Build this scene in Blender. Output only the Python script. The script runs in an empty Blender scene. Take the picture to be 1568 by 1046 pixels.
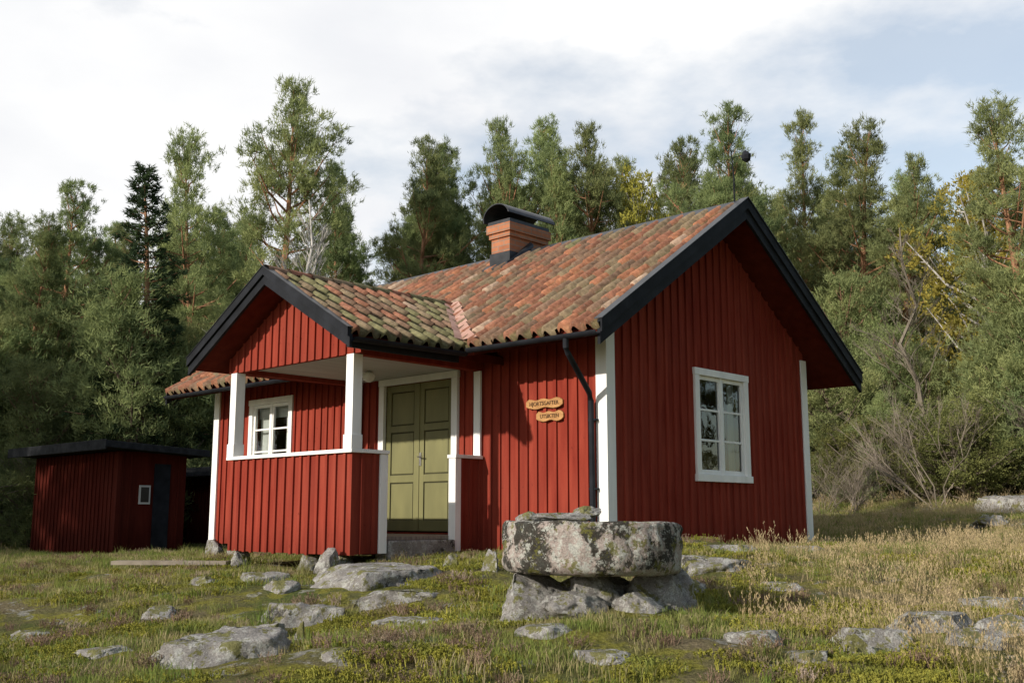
import bpy, math, random
import numpy as np
from mathutils import Vector, Matrix, noise
random.seed(7); rng=np.random.default_rng(7)
scene=bpy.context.scene
FX,FY=-.6896,.7242
RX,RY=.7242,.6896
def rd2xy(r,d): return RX*r+FX*d, RY*r+FY*d

# ---------------------------------------------------------------- materials
def newmat(name):
    m=bpy.data.materials.new(name); m.use_nodes=True
    nt=m.node_tree; nt.nodes.clear()
    out=nt.nodes.new('ShaderNodeOutputMaterial')
    return m,nt,out
def N(nt,t,**kw):
    n=nt.nodes.new(t)
    for k,v in kw.items():
        if k in n.inputs: n.inputs[k].default_value=v
        else: setattr(n,k,v)
    return n
def ramp(nt,src,stops):
    r=nt.nodes.new('ShaderNodeValToRGB')
    el=r.color_ramp.elements
    while len(el)<len(stops): el.new(.5)
    for e,(p,c) in zip(el,stops):
        e.position=p; e.color=(c[0],c[1],c[2],1) if hasattr(c,'__len__') else (c,c,c,1)
    nt.links.new(src,r.inputs[0]); return r
def coords(nt,scale=(1,1,1),kind='Object',loc=(0,0,0)):
    tc=nt.nodes.new('ShaderNodeTexCoord'); mp=nt.nodes.new('ShaderNodeMapping')
    mp.inputs['Scale'].default_value=scale; mp.inputs['Location'].default_value=loc
    nt.links.new(tc.outputs[kind],mp.inputs[0]); return mp.outputs[0]
def noise_n(nt,vec,scale,detail=5,rough=.55):
    n=nt.nodes.new('ShaderNodeTexNoise')
    n.inputs['Scale'].default_value=scale; n.inputs['Detail'].default_value=detail; n.inputs['Roughness'].default_value=rough
    if vec is not None: nt.links.new(vec,n.inputs['Vector'])
    return n.outputs[0]
def mix(nt,f,a,b,mode='MIX'):
    m=nt.nodes.new('ShaderNodeMix'); m.data_type='RGBA'; m.blend_type=mode
    for s,i in ((f,0),(a,6),(b,7)):
        if hasattr(s,'links'): nt.links.new(s,m.inputs[i])
        elif i==0: m.inputs[0].default_value=s
        else: m.inputs[i].default_value=(s[0],s[1],s[2],1)
    return m.outputs[2]
def princ(nt,out,col,rough=.8,bump=None,bstr=.3,bdist=.02,spec=.3,metal=0):
    p=nt.nodes.new('ShaderNodeBsdfPrincipled')
    if hasattr(col,'links'): nt.links.new(col,p.inputs['Base Color'])
    else: p.inputs['Base Color'].default_value=(*col,1)
    p.inputs['Roughness'].default_value=rough; p.inputs['Metallic'].default_value=metal
    p.inputs['Specular IOR Level'].default_value=spec
    if bump is not None:
        b=nt.nodes.new('ShaderNodeBump'); b.inputs['Strength'].default_value=bstr; b.inputs['Distance'].default_value=bdist
        nt.links.new(bump,b.inputs['Height']); nt.links.new(b.outputs[0],p.inputs['Normal'])
    nt.links.new(p.outputs[0],out.inputs[0]); return p
def simple(name,c1,c2,scale=3,stretch=(1,1,1),rough=.8,bstr=.3,bdist=.01,spec=.3,metal=0,lo=.35,hi=.68):
    m,nt,out=newmat(name); v=coords(nt,stretch); n=noise_n(nt,v,scale)
    c=ramp(nt,n,[(lo,c1),(hi,c2)]).outputs[0]
    n2=noise_n(nt,v,scale*9,4)
    princ(nt,out,c,rough,n2,bstr,bdist,spec,metal); return m

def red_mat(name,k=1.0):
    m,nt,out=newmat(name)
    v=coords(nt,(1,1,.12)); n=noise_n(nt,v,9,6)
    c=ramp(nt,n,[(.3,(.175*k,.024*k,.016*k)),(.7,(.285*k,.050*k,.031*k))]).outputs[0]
    big=noise_n(nt,coords(nt),.9,4)
    c=mix(nt,ramp(nt,big,[(.4,0.0),(.75,.4)]).outputs[0],c,(.24*k,.06*k,.04*k))
    spots=noise_n(nt,coords(nt,(1,1,.6)),26,4)
    c=mix(nt,ramp(nt,spots,[(.66,0.0),(.73,.55)]).outputs[0],c,(.08*k,.016*k,.012*k))
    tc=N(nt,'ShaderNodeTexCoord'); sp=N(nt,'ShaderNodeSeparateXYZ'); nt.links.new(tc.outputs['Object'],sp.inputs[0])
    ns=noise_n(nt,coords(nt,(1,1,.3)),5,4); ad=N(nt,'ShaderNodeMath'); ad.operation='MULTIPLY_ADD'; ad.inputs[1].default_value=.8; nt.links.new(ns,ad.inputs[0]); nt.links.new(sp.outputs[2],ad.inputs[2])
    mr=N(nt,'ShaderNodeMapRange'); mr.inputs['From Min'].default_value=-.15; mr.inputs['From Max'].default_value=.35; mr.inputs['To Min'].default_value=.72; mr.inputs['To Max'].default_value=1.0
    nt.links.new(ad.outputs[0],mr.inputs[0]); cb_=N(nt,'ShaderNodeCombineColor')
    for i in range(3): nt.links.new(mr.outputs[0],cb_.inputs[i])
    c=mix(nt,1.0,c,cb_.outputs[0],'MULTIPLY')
    princ(nt,out,c,.92,noise_n(nt,coords(nt,(1,1,.05)),60,3),.5,.004,.06); return m
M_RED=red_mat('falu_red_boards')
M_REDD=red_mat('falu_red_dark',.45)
M_WHITE=simple('white_trim_paint',(.76,.76,.75),(.88,.88,.87),5,(1,1,.2),.55,.25,.004)
M_BLACK=simple('black_verge_paint',(.008,.009,.012),(.018,.020,.026),4,(1,1,1),.7,.2,.004,.15)
M_METAL=simple('dark_sheet_metal',(.022,.024,.028),(.045,.048,.055),6,(1,1,1),.42,.1,.004,.4,.3)
M_CEIL=simple('porch_ceiling_paint',(.42,.42,.40),(.55,.55,.52),3,(8,.3,1),.7,.2,.004)
M_DOOR=simple('olive_door_paint',(.155,.150,.068),(.21,.20,.088),3,(1,1,.3),.5,.2,.003,.3)
M_GROOVE=simple('door_groove',(.05,.048,.024),(.07,.066,.03),3)
M_WOOD=simple('weathered_wood',(.17,.14,.11),(.30,.26,.21),4,(1,6,1),.85)
M_SIGN=simple('sign_wood',(.34,.17,.06),(.48,.26,.10),8,(1,1,4),.6)
M_SIGNT=simple('sign_letters',(.05,.025,.012),(.08,.04,.02),8)
M_DARK=simple('interior_dark',(.03,.027,.022),(.05,.045,.04),2)
M_CURT=simple('curtain_cloth',(.6,.6,.57),(.75,.75,.7),10,(12,1,.3),.9)
M_STEEL=simple('handle_metal',(.35,.34,.32),(.5,.49,.46),9,rough=.35,metal=.9)
M_FLASH=simple('valley_flashing',(.34,.19,.15),(.48,.30,.24),7,rough=.8)
M_FELT=simple('roofing_felt',(.015,.016,.019),(.032,.034,.038),8,rough=.9,spec=.1)
def glass():
    m,nt,out=newmat('window_glass')
    fr=N(nt,'ShaderNodeFresnel'); fr.inputs[0].default_value=1.75
    tr=N(nt,'ShaderNodeBsdfTransparent'); tr.inputs[0].default_value=(.8,.84,.84,1)
    gl=N(nt,'ShaderNodeBsdfGlossy'); gl.inputs['Roughness'].default_value=.01
    b=N(nt,'ShaderNodeBump'); b.inputs['Strength'].default_value=.10; b.inputs['Distance'].default_value=.02
    nt.links.new(noise_n(nt,coords(nt),4,1),b.inputs['Height']); nt.links.new(b.outputs[0],gl.inputs['Normal'])
    mx=N(nt,'ShaderNodeMixShader'); nt.links.new(fr.outputs[0],mx.inputs[0]); nt.links.new(tr.outputs[0],mx.inputs[1]); nt.links.new(gl.outputs[0],mx.inputs[2])
    nt.links.new(mx.outputs[0],out.inputs[0]); return m
M_GLASS=glass()
def tile_mat():
    m,nt,out=newmat('clay_pantiles')
    a=N(nt,'ShaderNodeAttribute'); a.attribute_name='tc'
    v=coords(nt)
    n1=noise_n(nt,v,16,6); dirt=ramp(nt,n1,[(.35,.6),(.7,1.15)]).outputs[0]
    c=mix(nt,1.0,a.outputs[0],dirt,'MULTIPLY')
    n2=noise_n(nt,v,26,5,.7)
    c=mix(nt,ramp(nt,n2,[(.60,0.0),(.68,.5)]).outputs[0],c,(.15,.135,.07))
    n3=noise_n(nt,v,45,3,.7)
    c=mix(nt,ramp(nt,n3,[(.62,0.0),(.69,.5)]).outputs[0],c,(.36,.34,.29))
    princ(nt,out,c,.9,noise_n(nt,v,70,4),.6,.006,.1); return m
M_TILE=tile_mat()
def brick_mat():
    m,nt,out=newmat('chimney_brick')
    tc=N(nt,'ShaderNodeTexCoord'); sp=N(nt,'ShaderNodeSeparateXYZ'); nt.links.new(tc.outputs['Object'],sp.inputs[0])
    ad=N(nt,'ShaderNodeMath'); nt.links.new(sp.outputs[0],ad.inputs[0]); nt.links.new(sp.outputs[1],ad.inputs[1])
    cb=N(nt,'ShaderNodeCombineXYZ'); nt.links.new(ad.outputs[0],cb.inputs[0]); nt.links.new(sp.outputs[2],cb.inputs[1])
    br=N(nt,'ShaderNodeTexBrick'); br.inputs['Scale'].default_value=1; br.inputs['Brick Width'].default_value=.25; br.inputs['Row Height'].default_value=.078
    br.inputs['Mortar Size'].default_value=.007; br.inputs['Color1'].default_value=(.46,.19,.10,1); br.inputs['Color2'].default_value=(.36,.14,.075,1); br.inputs['Mortar'].default_value=(.25,.2,.16,1)
    nt.links.new(cb.outputs[0],br.inputs[0])
    c=mix(nt,.35,br.outputs[0],ramp(nt,noise_n(nt,tc.outputs['Object'],12),[(.3,.25),(.7,.8)]).outputs[0],'MULTIPLY')
    princ(nt,out,c,.9,br.outputs[1],-.6,.006,.2); return m
M_BRICK=brick_mat()
def rock_mat(name,base,pale,dark,moss=.5,lich=.5,darkamt=.5,fs=1.,lc=(.42,.43,.40),dl=(7.3,2.1,4.4),ds=3.2):
    m,nt,out=newmat(name); v=coords(nt)
    c=ramp(nt,noise_n(nt,v,3.5*fs,8,.65),[(.3,base),(.7,pale)]).outputs[0]
    l=noise_n(nt,v,11*fs,8,.72); c=mix(nt,ramp(nt,l,[(.60-.12*lich,0.0),(.64-.12*lich,.8)]).outputs[0],c,lc)
    k=noise_n(nt,coords(nt,loc=dl),ds*fs,9,.75); c=mix(nt,ramp(nt,k,[(.64-.2*darkamt,0.0),(.68-.2*darkamt,.92)]).outputs[0],c,dark)
    l2=noise_n(nt,coords(nt,loc=(3,3,9)),15*fs,8,.75); c=mix(nt,ramp(nt,l2,[(.64-.1*lich,0.0),(.66-.1*lich,.85)]).outputs[0],c,lc)
    g=noise_n(nt,coords(nt,loc=(1.3,12.1,8.4)),5.5*fs,8,.75); c=mix(nt,ramp(nt,g,[(.66-.18*moss,0.0),(.69-.18*moss,.85)]).outputs[0],c,(.17,.165,.04))
    gr=ramp(nt,noise_n(nt,v,90,2),[(.3,.6),(.7,1.05)]).outputs[0]
    c=mix(nt,1.0,c,gr,'MULTIPLY')
    princ(nt,out,c,.92,noise_n(nt,v,22,9,.75),1.0,.03,.1); return m
M_ROCK=rock_mat('granite_rock',(.20,.185,.175),(.40,.38,.36),(.05,.048,.04),.6,.6,.35,1.,(.48,.48,.45))
M_MILL=rock_mat('millstone_granite',(.38,.31,.28),(.52,.45,.41),(.030,.029,.022),.6,.75,.76,1.25,(.56,.57,.52),(5.1,3.7,1.9),1.9)

# ---------------------------------------------------------------- mesh helpers
def empty(name):
    e=bpy.data.objects.new(name,None); scene.collection.objects.link(e); return e
import bmesh
class B:
    def __init__(s): s.V=[]; s.F=[]
    def box(s,x0,x1,y0,y1,z0,z1):
        x0,x1=min(x0,x1),max(x0,x1); y0,y1=min(y0,y1),max(y0,y1); z0,z1=min(z0,z1),max(z0,z1)
        b=len(s.V)
        s.V+=[(x0,y0,z0),(x1,y0,z0),(x1,y1,z0),(x0,y1,z0),(x0,y0,z1),(x1,y0,z1),(x1,y1,z1),(x0,y1,z1)]
        s.F+=[tuple(b+i for i in f) for f in ((0,3,2,1),(4,5,6,7),(0,1,5,4),(1,2,6,5),(2,3,7,6),(3,0,4,7))]
    def prism(s,pts,vec):
        b=len(s.V); n=len(pts); vec=Vector(vec)
        s.V+=[tuple(p) for p in pts]+[tuple(Vector(p)+vec) for p in pts]
        s.F.append(tuple(b+i for i in range(n))[::-1]); s.F.append(tuple(b+n+i for i in range(n)))
        for i in range(n):
            j=(i+1)%n; s.F.append((b+i,b+j,b+n+j,b+n+i))
    def quad(s,a,b_,c,d):
        b=len(s.V); s.V+=[tuple(a),tuple(b_),tuple(c),tuple(d)]; s.F.append((b,b+1,b+2,b+3))
    def tube(s,pts,rad,sides=8,caps=True):
        pts=[Vector(p) for p in pts]; rings=[]
        for i,p in enumerate(pts):
            t=(pts[min(i+1,len(pts)-1)]-pts[max(i-1,0)]).normalized()
            a=t.cross(Vector((.13,.31,1)) if abs(t.z)<.9 else Vector((1,.2,.1))).normalized(); b2=t.cross(a)
            r=rad[i] if hasattr(rad,'__len__') else rad
            base=len(s.V); rings.append(base)
            for k in range(sides):
                an=2*math.pi*k/sides; s.V.append(tuple(p+a*math.cos(an)*r+b2*math.sin(an)*r))
        for i in range(len(pts)-1):
            for k in range(sides):
                k2=(k+1)%sides; s.F.append((rings[i]+k,rings[i]+k2,rings[i+1]+k2,rings[i+1]+k))
        if caps:
            s.F.append(tuple(rings[0]+k for k in range(sides))[::-1]); s.F.append(tuple(rings[-1]+k for k in range(sides)))
    def build(s,name,mat,parent=None,mw=None,bevel=0,smooth=False):
        me=bpy.data.meshes.new(name); me.from_pydata(s.V,[],s.F); me.materials.append(mat)
        bm=bmesh.new(); bm.from_mesh(me); bmesh.ops.recalc_face_normals(bm,faces=bm.faces); bm.to_mesh(me); bm.free()
        if smooth: me.polygons.foreach_set('use_smooth',[True]*len(me.polygons))
        o=bpy.data.objects.new(name,me); scene.collection.objects.link(o)
        if parent: o.parent=parent
        if mw is not None: o.matrix_world=mw
        if bevel:
            md=o.modifiers.new('bevel','BEVEL'); md.width=bevel; md.segments=2; md.limit_method='ANGLE'
        return o
def mk(name,V,F,mats,midx=None,smooth=False):
    me=bpy.data.meshes.new(name)
    me.from_pydata(V.tolist() if hasattr(V,'tolist') else V,[],F.tolist() if hasattr(F,'tolist') else F)
    for m in mats: me.materials.append(m)
    if midx is not None: me.polygons.foreach_set('material_index',np.asarray(midx,dtype=np.int32))
    if smooth: me.polygons.foreach_set('use_smooth',[True]*len(me.polygons))
    me.update(); return me

# ---------------------------------------------------------------- terrain
CP=[(0,0,-1.55),(-5,0,-1.6),(5,0,-1.5),(0,-8,-1.8),(0,4,-1.3),(-4,5,-1.25),(4,5,-1.2),
(-5,8,-1.02),(-4,8,-1.0),(-2,8,-.92),(0,8,-.80),(2,8,-.78),(4,8,-.74),(6,8,-.68),(.6,8.2,-.60),(.6,9.2,-.55),
(-6,12,-.88),(-4,12.5,-.72),(-2,11.5,-.66),(-.8,12,-.52),(.3,12,-.42),(1,11.6,-.34),(2,12.3,-.30),(3.4,13.8,-.42),(4.5,15.3,-.46),(6,14,-.40),(3.6,12,-.42),(5.5,16.5,-.42),
(8,12,-.32),(8,18,-.02),(12,25,.4),(15,32,.75),(22,35,1.0),(-5,18,-.68),(-3,14.5,-.6),(-8.5,23,-.92),(-11,26,-.88),(-7,26,-.75),(-14,20,-1.0),
(0,20,-.3),(3,20,-.15),(0,32,.4),(-12,34,-.5),(-20,34,-.4),(10,45,2),(0,50,2.2),(-20,50,1.5),(25,50,2.5),(0,90,7),(40,90,7),(-40,90,6),
(0,-60,-2),(60,0,-1),(-60,0,-2),(80,150,9),(0,170,9),(-80,150,8)]
CP=np.array(CP,float); CX=RX*CP[:,0]+FX*CP[:,1]; CY=RY*CP[:,0]+FY*CP[:,1]
def H(x,y):
    x=np.asarray(x,float); y=np.asarray(y,float); num=np.zeros_like(x); den=np.zeros_like(x)
    for cx,cy,cz in zip(CX,CY,CP[:,2]):
        w=1/((x-cx)**2+(y-cy)**2+.6)**2; num+=w*cz; den+=w
    z=num/den
    n=np.sin(x*1.7+y*.9+1)*np.sin(y*1.3-x*.6)*.035+np.sin(x*3.9-y*2.7+2)*np.sin(y*4.3+x*1.9)*.022+np.sin(x*9.1+y*5.3)*np.sin(y*8.7-x*6.1)*.012
    return z+n
def hz(x,y): return float(H(np.array([x]),np.array([y]))[0])
def axis(a,b,st,far):
    inner=np.arange(a,b,st); k=np.geomspace(1,far,34)
    return np.concatenate([a-(k[::-1]-1)-.3,inner,b+(k-1)+.0])
gx=axis(-27,6,.10,700); gy=axis(0,25,.10,700)
GX,GY=np.meshgrid(gx,gy); GZ=H(GX.ravel(),GY.ravel())
Vg=np.stack([GX.ravel(),GY.ravel(),GZ],1)
nx,ny=len(gx),len(gy); ii=np.arange(nx*ny).reshape(ny,nx)
Fg=np.stack([ii[:-1,:-1].ravel(),ii[:-1,1:].ravel(),ii[1:,1:].ravel(),ii[1:,:-1].ravel()],1)
def ground_mat():
    m,nt,out=newmat('heath_ground'); v=coords(nt)
    c=ramp(nt,noise_n(nt,v,.9,8,.65),[(.34,(.11,.135,.04)),(.5,(.17,.155,.07)),(.66,(.22,.18,.11))]).outputs[0]
    c=mix(nt,ramp(nt,noise_n(nt,v,2.3,8,.7),[(.48,0.0),(.55,.9)]).outputs[0],c,(.26,.245,.05))
    c=mix(nt,ramp(nt,noise_n(nt,coords(nt,loc=(5,9,2)),3.1,9,.75),[(.58,0.0),(.61,.85)]).outputs[0],c,(.36,.35,.32))
    c=mix(nt,ramp(nt,noise_n(nt,v,6,6,.7),[(.60,0.0),(.68,.8)]).outputs[0],c,(.11,.08,.055))
    c=mix(nt,1.0,c,ramp(nt,noise_n(nt,v,34,5,.7),[(.3,.42),(.7,1.3)]).outputs[0],'MULTIPLY')
    princ(nt,out,c,.95,noise_n(nt,v,18,8,.75),1.0,.07,.05); return m
M_GROUND=ground_mat()
g=bpy.data.objects.new('ground',mk('ground',Vg,Fg,[M_GROUND],smooth=True)); scene.collection.objects.link(g)

FOC=1606.; CPp,SPp=.9865,.164
def sight(u,v):
    a=(u-784)/FOC; b=(523-v)/FOC; h=CPp-b*SPp; z=(SPp+b*CPp)/h; a/=h
    d=np.arange(4,70,.03); x=RX*a*d+FX*d; y=RY*a*d+FY*d
    below=(z*d-H(x,y))<0; i=int(np.argmax(below)) if below.any() else len(d)-1
    return x[i],y[i],d[i]

# ---------------------------------------------------------------- house
house=empty('red_cottage')
XR,XL,YF,YB,YM=-7.62,-16.2,9.6,14.36,11.98
ZB=-.45
zr=lambda y:4.10-.655*abs(y-11.97)
zp=lambda x:2.96-.56*abs(x+10.95)
walls=B(); bat=B()
def intervals(z0,z1,holes):
    segs=[(z0,z1)]
    for a,b in holes:
        ns=[]
        for s0,s1 in segs:
            if b<=s0 or a>=s1: ns.append((s0,s1))
            else:
                if a>s0: ns.append((s0,a))
                if b<s1: ns.append((b,s1))
        segs=ns
    return segs
def wallY(x0,x1,y,z0,z1,ops,th=.1,sgn=-1,sp=.17):
    xs=sorted({x0,x1,*[o[0] for o in ops],*[o[1] for o in ops]})
    for a,b in zip(xs[:-1],xs[1:]):
        c=(a+b)/2; hol=[(o[2],o[3]) for o in ops if o[0]<c<o[1]]
        for s0,s1 in intervals(z0,z1,hol): walls.box(a,b,y,y+th,s0,s1)
    x=x0+.06
    while x<x1-.03:
        w=.024+random.uniform(-.002,.002)
        hol=[(o[2]-.02,o[3]+.02) for o in ops if o[0]-.08<x<o[1]+.08]
        for s0,s1 in intervals(z0+.004-random.uniform(0,.02),z1-.005,hol):
            if s1-s0>.02: bat.box(x-w,x+w,y-.026,y+.002,s0,s1)
        x+=sp+random.uniform(-.010,.010)
def wallX(y0,y1,x,z0,topf,ops,th=.1,sp=.17,ztop=None,out=1):
    ys=sorted({y0,y1,*[o[0] for o in ops],*[o[1] for o in ops]})
    for a,b in zip(ys[:-1],ys[1:]):
        c=(a+b)/2; hol=[(o[2],o[3]) for o in ops if o[0]<c<o[1]]
        for s0,s1 in intervals(z0,ztop,hol): walls.box(x-th*out,x,a,b,s0,s1)
    y=y0+.06
    while y<y1-.03:
        w=.024+random.uniform(-.002,.002)
        hol=[(o[2]-.02,o[3]+.02) for o in ops if o[0]-.08<y<o[1]+.08]
        for s0,s1 in intervals(z0+.004-random.uniform(0,.02),topf(y)-.01,hol):
            bat.box(x-.002*out,x+.026*out,y-w,y+w,s0,s1)
        y+=sp+random.uniform(-.010,.010)
WG=(11.50,12.62,.53,1.82)
WL=(-15.05,-14.0,.62,1.80)
DO=(-11.63,-10.22,-.22,1.83)
wallY(XL,XR,YF,ZB,2.38,[WL,DO],sp=.165)
wallX(YF+.1,YB,XR,ZB,lambda y:zr(y)-.14,[WG],ztop=2.38)
wallX(YF+.1,YB,XL,ZB,lambda y:zr(y)-.14,[],ztop=2.38,out=-1)
walls.box(XL+.1,XR-.1,YB-.1,YB,ZB,2.36)
for x in (XR-.1,XL):
    walls.prism([(x,YF+.1,2.38),(x,YB,2.38),(x,YB,zr(YB)-.14),(x,11.97,3.955),(x,YF+.1,zr(YF+.1)-.14)],(.1,0,0))
PX0,PX1,PY=-12.24,-9.68,7.5
wallY(PX0,PX1,PY,ZB+.01,.72,[],th=.07)
def sidepar(x,y0,y1,out):
    walls.box(x-.07*out,x,y0,y1,ZB+.02,.72)
    y=y0+.08
    while y<y1-.03:
        bat.box(x-.002*out,x+.022*out,y-.022,y+.022,ZB+.02,.715); y+=.17
sidepar(PX1,PY+.07,7.97,1); sidepar(PX1,9.14,YF,1); sidepar(PX0,PY+.07,YF,-1)
gy0=PY-.02
walls.prism([(-12.36,gy0,1.87),(-9.54,gy0,1.87),(-9.54,gy0,zp(-9.54)-.12),(-10.95,gy0,2.84),(-12.36,gy0,zp(-12.36)-.12)],(0,.06,0))
x=-12.30
while x<-9.58:
    bat.box(x-.02,x+.02,gy0-.024,gy0+.002,1.872,zp(x)-.13); x+=.155
walls.box(-9.80,-9.66,PY+.05,YF,1.87,2.02); walls.box(-12.28,-12.14,PY+.05,YF,1.87,2.02)
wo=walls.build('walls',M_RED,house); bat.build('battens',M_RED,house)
b=B(); b.box(XL+.12,XR-.12,YF+.12,YB-.12,-.25,-.2); b.box(XL+.12,XR-.12,YF+.12,YB-.12,2.30,2.34)
b.box(-10.0,-9.95,YF+.12,YB-.12,-.2,2.3); b.box(-13.6,-13.55,YF+.12,YB-.12,-.2,2.3)
b.box(XL+.102,XR-.102,YF+.102,YF+.11,-.2,.5); b.build('interior',M_DARK,house)
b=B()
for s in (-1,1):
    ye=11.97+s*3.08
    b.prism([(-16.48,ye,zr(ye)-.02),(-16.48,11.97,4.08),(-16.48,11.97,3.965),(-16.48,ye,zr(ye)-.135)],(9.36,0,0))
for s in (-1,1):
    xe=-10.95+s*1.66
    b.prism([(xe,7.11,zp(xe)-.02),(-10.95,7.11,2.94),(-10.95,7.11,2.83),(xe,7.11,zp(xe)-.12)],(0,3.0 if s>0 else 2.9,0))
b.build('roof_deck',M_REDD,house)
b=B(); b.box(-12.14,-9.80,PY+.05,YF-.002,1.93,1.95); b.build('porch_ceiling',M_CEIL,house)
b=B(); b.box(-12.16,-9.76,PY+.08,YF-.002,-.28,-.24); b.build('porch_floor',M_WOOD,house)
b=B(); b.box(-9.90,-9.60,8.04,9.07,-.66,-.285); b.build('stone_step',M_ROCK,house,bevel=.02)
w=B()
def cb(x0,x1,y0,y1,z0,z1): w.box(x0,x1,y0,y1,z0,z1)
cb(XR-.13,XR+.034,YF-.034,YF-.001,ZB+.01,2.3); cb(XR+.001,XR+.034,YF-.001,YF+.13,ZB+.01,2.36)
cb(XR+.001,XR+.034,YB-.13,YB+.034,ZB+.01,2.3)
cb(XL-.034,XL+.13,YF-.034,YF-.001,ZB+.01,2.3); cb(XL-.034,XL-.001,YF-.001,YF+.13,ZB+.01,2.3)
cb(PX0-.05,PX1+.05,PY-.05,PY+.11,.722,.765)
cb(PX1-.11,PX1+.05,PY+.11,8.02,.722,.765); cb(PX1-.11,PX1+.05,9.09,YF-.03,.722,.765); cb(PX0-.05,PX0+.11,PY+.11,YF-.03,.722,.765)
cb(PX1-.09,PX1+.035,7.975,8.01,ZB+.02,.720); cb(PX1+.001,PX1+.035,7.90,7.975,ZB+.02,.720)
cb(PX1-.09,PX1+.035,9.10,9.135,ZB+.02,.720); cb(PX1+.001,PX1+.035,9.135,9.20,ZB+.02,.720)
def post(x,y,s=.068):
    cb(x-s,x+s,y-s,y+s,.765,1.868); cb(x-s-.012,x+s+.012,y-s-.012,y+s+.012,.766,.93)
post(PX1-.035,PY+.03); post(PX0+.035,PY+.03)
cb(-9.78,-9.66,YF-.06,YF-.026,.766,1.869)
post(PX0+.06,YF-.09,.05)
cb(-11.74,-11.63,YF-.05,YF+.02,-.2,1.83); cb(-10.22,-10.11,YF-.05,YF+.02,-.2,1.83); cb(-11.75,-10.10,YF-.052,YF+.02,1.832,1.925)
w.build('white_trim',M_WHITE,house,bevel=.004)
d=B(); gr=B()
for k,(xa,xb) in enumerate(((-11.625,-10.93),(-10.92,-10.225))):
    d.box(xa,xb,YF+.03,YF+.06,-.2,1.825)
    st=.10
    d.box(xa,xa+st,YF+.008,YF+.03,-.2,1.825); d.box(xb-st,xb,YF+.008,YF+.03,-.2,1.825)
    for z0,z1 in ((-.2,-.06),(.46,.56),(1.16,1.25),(1.73,1.825)): d.box(xa+st,xb-st,YF+.008,YF+.03,z0,z1)
    for z0,z1 in ((-.06,.46),(.56,1.16),(1.25,1.73)):
        d.box(xa+st+.02,xb-st-.02,YF+.016,YF+.031,z0+.02,z1-.02)
        gr.box(xa+st+.002,xb-st-.002,YF+.0285,YF+.0299,z0+.002,z1-.002)
d.box(-10.945,-10.905,YF-.004,YF+.008,-.19,1.82)
d.build('double_door',M_DOOR,house,bevel=.004); gr.build('door_panel_grooves',M_GROOVE,house)
h=B(); h.box(-10.90,-10.86,YF-.002,YF+.008,.68,.86); h.tube([(-10.88,YF,.80),(-10.88,YF-.05,.80),(-10.78,YF-.055,.80)],.009,8); h.build('door_handle',M_STEEL,house)
def window(name,mw,W,Hh,curt=0):
    e=empty(name); e.parent=house
    f=B(); c=.09; x0,x1=-W/2,W/2
    f.box(x0-c,x0+.012,-.035,.02,-.0,Hh); f.box(x1-.012,x1+c,-.035,.02,0,Hh)
    f.box(x0-c-.01,x1+c+.01,-.04,.02,Hh,Hh+c); f.box(x0-c-.015,x1+c+.015,-.055,.02,-c,0)
    fr=.05
    for a,bb in ((x0+.012,-.006),(.006,x1-.012)):
        f.box(a,a+fr,.0,.045,.004,Hh-.004); f.box(bb-fr,bb,.0,.045,.004,Hh-.004)
        f.box(a+fr,bb-fr,.0,.045,.004,.004+fr+.01); f.box(a+fr,bb-fr,.0,.045,Hh-fr-.004,Hh-.004)
        for k in (1,2):
            z=fr+(Hh-2*fr)*k/3; f.box(a+fr,bb-fr,.008,.038,z-.014,z+.014)
    f.box(-.03,.03,-.012,-.0005,.0,Hh)
    fo=f.build(name+'_frame',M_WHITE,e,bevel=.003)
    gl=B(); gl.quad((x0+.02,.024,.01),(x1-.02,.024,.01),(x1-.02,.024,Hh-.01),(x0+.02,.024,Hh-.01)); gl.build(name+'_glass',M_GLASS,e)
    cu=B()
    npl=10 if curt else 5
    for sg in (-1,1):
        for k in range(npl):
            xa=sg*(W/2-.03-k*.026); xb=sg*(W/2-.03-(k+1)*.026)
            cu.quad((xa,.14+.02*(k%2),.0),(xb,.14+.02*((k+1)%2),.0),(xb,.14+.02*((k+1)%2),Hh),(xa,.14+.02*(k%2),Hh))
    if curt: cu.box(-W/2,W/2,.12,.13,Hh-.22,Hh)
    cu.build(name+'_curtain',M_CURT,e)
    pot=B(); pot.tube([(-.2,.2,.0),(-.2,.2,.1),(-.2,.2,.18)],[.05,.06,.02],10); pot.tube([(.25,.22,0),(.25,.22,.14)],[.04,.05],10); pot.box(-W/2,W/2,.1,.3,-.03,-.005); pot.build(name+'_sill',M_WOOD,e)
    e.matrix_world=mw
window('porch_window',Matrix.Translation(((WL[0]+WL[1])/2,YF,WL[2])),WL[1]-WL[0],WL[3]-WL[2],1)
window('gable_window',Matrix.Translation((XR,(WG[0]+WG[1])/2,WG[2]))@Matrix.Rotation(math.pi/2,4,'Z'),WG[1]-WG[0],WG[3]-WG[2],0)
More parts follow.
